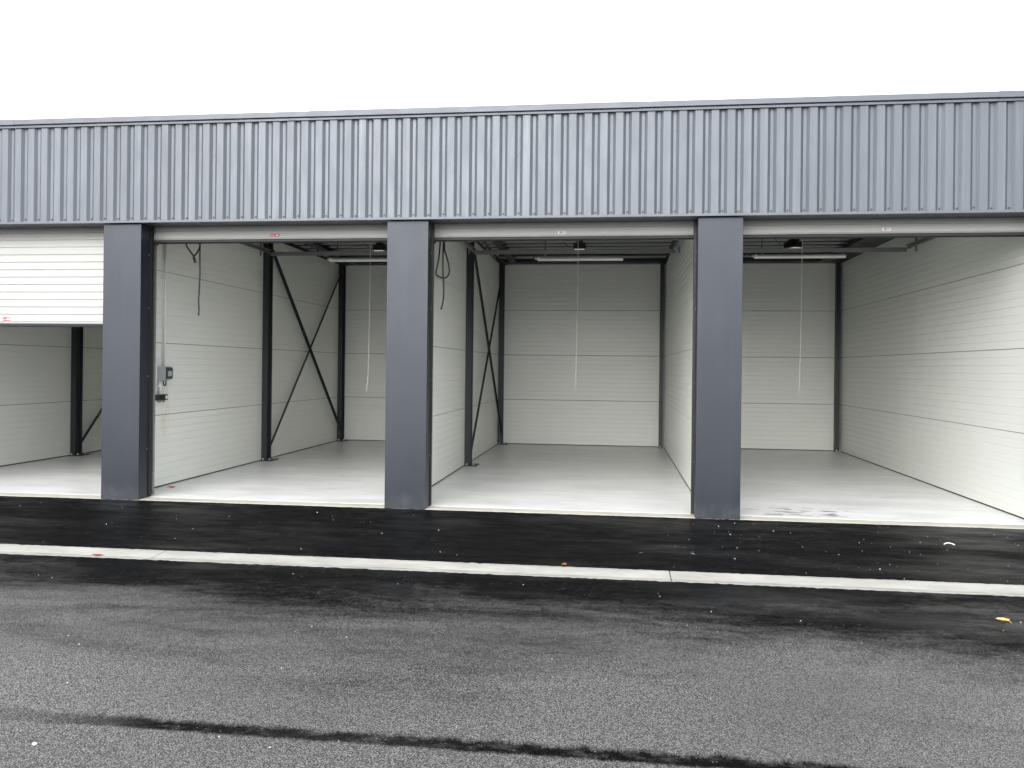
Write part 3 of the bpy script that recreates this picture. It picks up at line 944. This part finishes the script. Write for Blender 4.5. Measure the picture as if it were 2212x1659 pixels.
for z in (0.52, 0.86, 1.19, 1.72):
    MB().box(0.0005, 0.040, -0.008, 0.032, z - 0.012, z + 0.012).box(0.0005, 0.026, -0.045, -0.0085, z - 0.006, z + 0.006).build('clip', M['plastic_white'], cdt)
cd2 = tag(empty('conduit', loc=(xw, 0.98, 1.29)), 'short white conduit between the fuse box and the black sockets', 'conduit')
MB().tube([(0.02, 0.022, 0.0), (0.02, 0.022, 0.178)], 0.015, 10).build('pipe', M['plastic_white'], cd2, smooth=True)
MB().tube([(0.016, -0.02, 0.0), (0.016, -0.02, 0.178)], 0.008, 8).build('thin_pipe', M['plastic_grey'], cd2, smooth=True)
MB().box(0.0005, 0.038, -0.035, 0.045, 0.10, 0.118).build('clip', M['plastic_white'], cd2)
so = tag(empty('socket', loc=(xw, 1.09, 1.245)), 'black wall socket with a round white face below the fuse box', 'socket')
MB().cbox(0, 0.06, -0.055, 0.055, -0.04, 0.04, 0.006).build('case', M['plastic_dark'], so)
MB().tube([(0.0605, 0.012, 0), (0.064, 0.012, 0), (0.0645, 0.012, 0)], [0.026, 0.026, 0.022], 16).build('face', M['sticker_white'], so)
MB().tube(smooth_path([(0.03, -0.055, 0.03), (0.045, -0.07, -0.02), (0.045, -0.045, -0.06), (0.04, -0.01, -0.055), (0.035, 0.0, -0.038)], 6), 0.006, 8).build('cable', M['plastic_dark'], so, smooth=True)
so2 = tag(empty('socket', loc=(xw, 0.965, 1.243)), 'plain black socket tucked between the pillar and the white-faced socket', 'socket')
MB().cbox(0, 0.055, -0.05, 0.045, -0.04, 0.04, 0.006).build('case', M['plastic_dark'], so2)
MB().tube(smooth_path([(0.03, -0.03, -0.04), (0.04, -0.02, -0.06), (0.04, 0.015, -0.06), (0.035, 0.025, -0.04)], 6), 0.006, 8).build('cable', M['plastic_dark'], so2, smooth=True)

# ------------------------------------------------------------------ small things on the ground
def leaf(name, loc, L, W, mat, label, rz, curl=0.25, jag=0.0, seed=1):
    rnd = random.Random(seed)
    n = 9
    left, right, mid = [], [], []
    for k in range(n + 1):
        f = k / n
        w = W * 0.5 * math.sin(math.pi * min(1, f * 0.96 + 0.03)) ** 0.75
        x = (f - 0.5) * L
        zc = curl * L * (f - 0.5) ** 2
        jl, jr = (rnd.uniform(-jag, jag) * W for _ in range(2))
        mid.append((x, 0, zc + 0.002))
        left.append((x + jl, w + jl, zc + 0.012 * (w / W) * 2 + 0.003 + rnd.uniform(0, 0.003)))
        right.append((x + jr, -w + jr, zc + 0.012 * (w / W) * 2 + 0.003 + rnd.uniform(0, 0.003)))
    vs = left + mid + right
    m = n + 1
    fs = []
    for k in range(n):
        fs.append((k, k + 1, m + k + 1, m + k))
        fs.append((m + k, m + k + 1, 2 * m + k + 1, 2 * m + k))
    t = tag(empty(name, loc=loc, rot=(0, 0, rz)), label, 'leaf', 'fallen leaves')
    b = MB()
    b.add(vs, fs)
    o = b.build('blade', mat, t)
    so_ = o.modifiers.new('thickness', 'SOLIDIFY')
    so_.thickness = 0.0008
    MB().tube([(-0.5 * L, 0, curl * L * 0.25 + 0.002), (-0.62 * L, 0.004, 0.004), (-0.75 * L, 0.012, 0.002)], 0.0014, 5).build('stalk', mat, t)
    return t
leaf('fallen_leaf', (2.67, -3.66, Z_ASPH + 0.002), 0.075, 0.06, M['leaf_yellow'], 'yellow dry leaf lying on the road at the right', R(150), 0.35, 0.20, 3)
leaf('fallen_leaf', (-6.055, 0.99, 0.002), 0.105, 0.055, M['leaf_brown'], 'orange brown leaf on the floor of the left open bay', R(8), 0.45, 0.02, 5)
leaf('fallen_leaf', (-4.60, -2.83, Z_ASPH - 0.016), 0.10, 0.035, M['leaf_red'], 'small reddish leaf lying on the pale kerb', R(5), 0.35, 0.06, 8)
leaf('fallen_leaf', (0.02 - 0.44, -2.53, Z_ASPH + 0.001), 0.042, 0.012, M['leaf_brown'], 'tiny orange leaf scrap on the wet pavement behind the kerb', R(3), 0.1, 0.02, 9)
st = tag(MB().tube(smooth_path([(-0.050, 0, 0.004), (-0.024, 0.007, 0.014), (0.007, 0.008, 0.016), (0.034, 0.003, 0.008), (0.050, -0.007, 0.003)], 5), 0.0045, 6).build('plastic_strip', M['sticker_white'], None, loc=(3.31, -1.05, Z_ASPH + 0.003)),
         'curled white plastic strip on the wet pavement at the right', 'litter')

def stone_verts(rnd, r):
    t = (1 + 5 ** 0.5) / 2
    base = [(-1, t, 0), (1, t, 0), (-1, -t, 0), (1, -t, 0), (0, -1, t), (0, 1, t), (0, -1, -t), (0, 1, -t), (t, 0, -1), (t, 0, 1), (-t, 0, -1), (-t, 0, 1)]
    fs = [(0, 11, 5), (0, 5, 1), (0, 1, 7), (0, 7, 10), (0, 10, 11), (1, 5, 9), (5, 11, 4), (11, 10, 2), (10, 7, 6), (7, 1, 8), (3, 9, 4), (3, 4, 2), (3, 2, 6), (3, 6, 8), (3, 8, 9), (4, 9, 5), (2, 4, 11), (6, 2, 10), (8, 6, 7), (9, 8, 1)]
    a = rnd.uniform(0, 6.3)
    sx, sy, sz = rnd.uniform(0.8, 1.4), rnd.uniform(0.6, 1.0), rnd.uniform(0.45, 0.8)
    vs = []
    for x, y, z in base:
        k = r / 1.9 * rnd.uniform(0.8, 1.15)
        x, y, z = x * sx * k, y * sy * k, z * sz * k
        vs.append((x * math.cos(a) - y * math.sin(a), x * math.sin(a) + y * math.cos(a), z))
    return vs, fs
rnd = random.Random(11)
mb = MB()
for q in range(270):
    if q < 190:
        x = rnd.choice((rnd.uniform(-8, 4.6), rnd.uniform(0.5, 4.6)))
        y = rnd.uniform(-2.55, -0.15)
    else:
        x, y = rnd.uniform(-7, 4), rnd.uniform(-6.5, -3.1)
    r = min(0.011, 0.0024 + rnd.expovariate(1 / 0.0012))
    vs, fs = stone_verts(rnd, r)
    mb.add([(x + a, y + b, Z_ASPH + r * 0.3 + c) for a, b, c in vs], fs)
tag(mb.build('pebbles', M['stone']), 'tiny pale pebbles scattered over the wet asphalt', 'pebbles', kind='stuff')
for (x, y, r, lab) in ((-2.565, -6.33, 0.013, 'white pebble on the road in the lower left corner'),):
    vs, fs = stone_verts(rnd, r)
    tag(MB().add(vs, fs).build('pebble', M['stone'], None, loc=(x, y, Z_ASPH + r * 0.45)), lab, 'pebble')
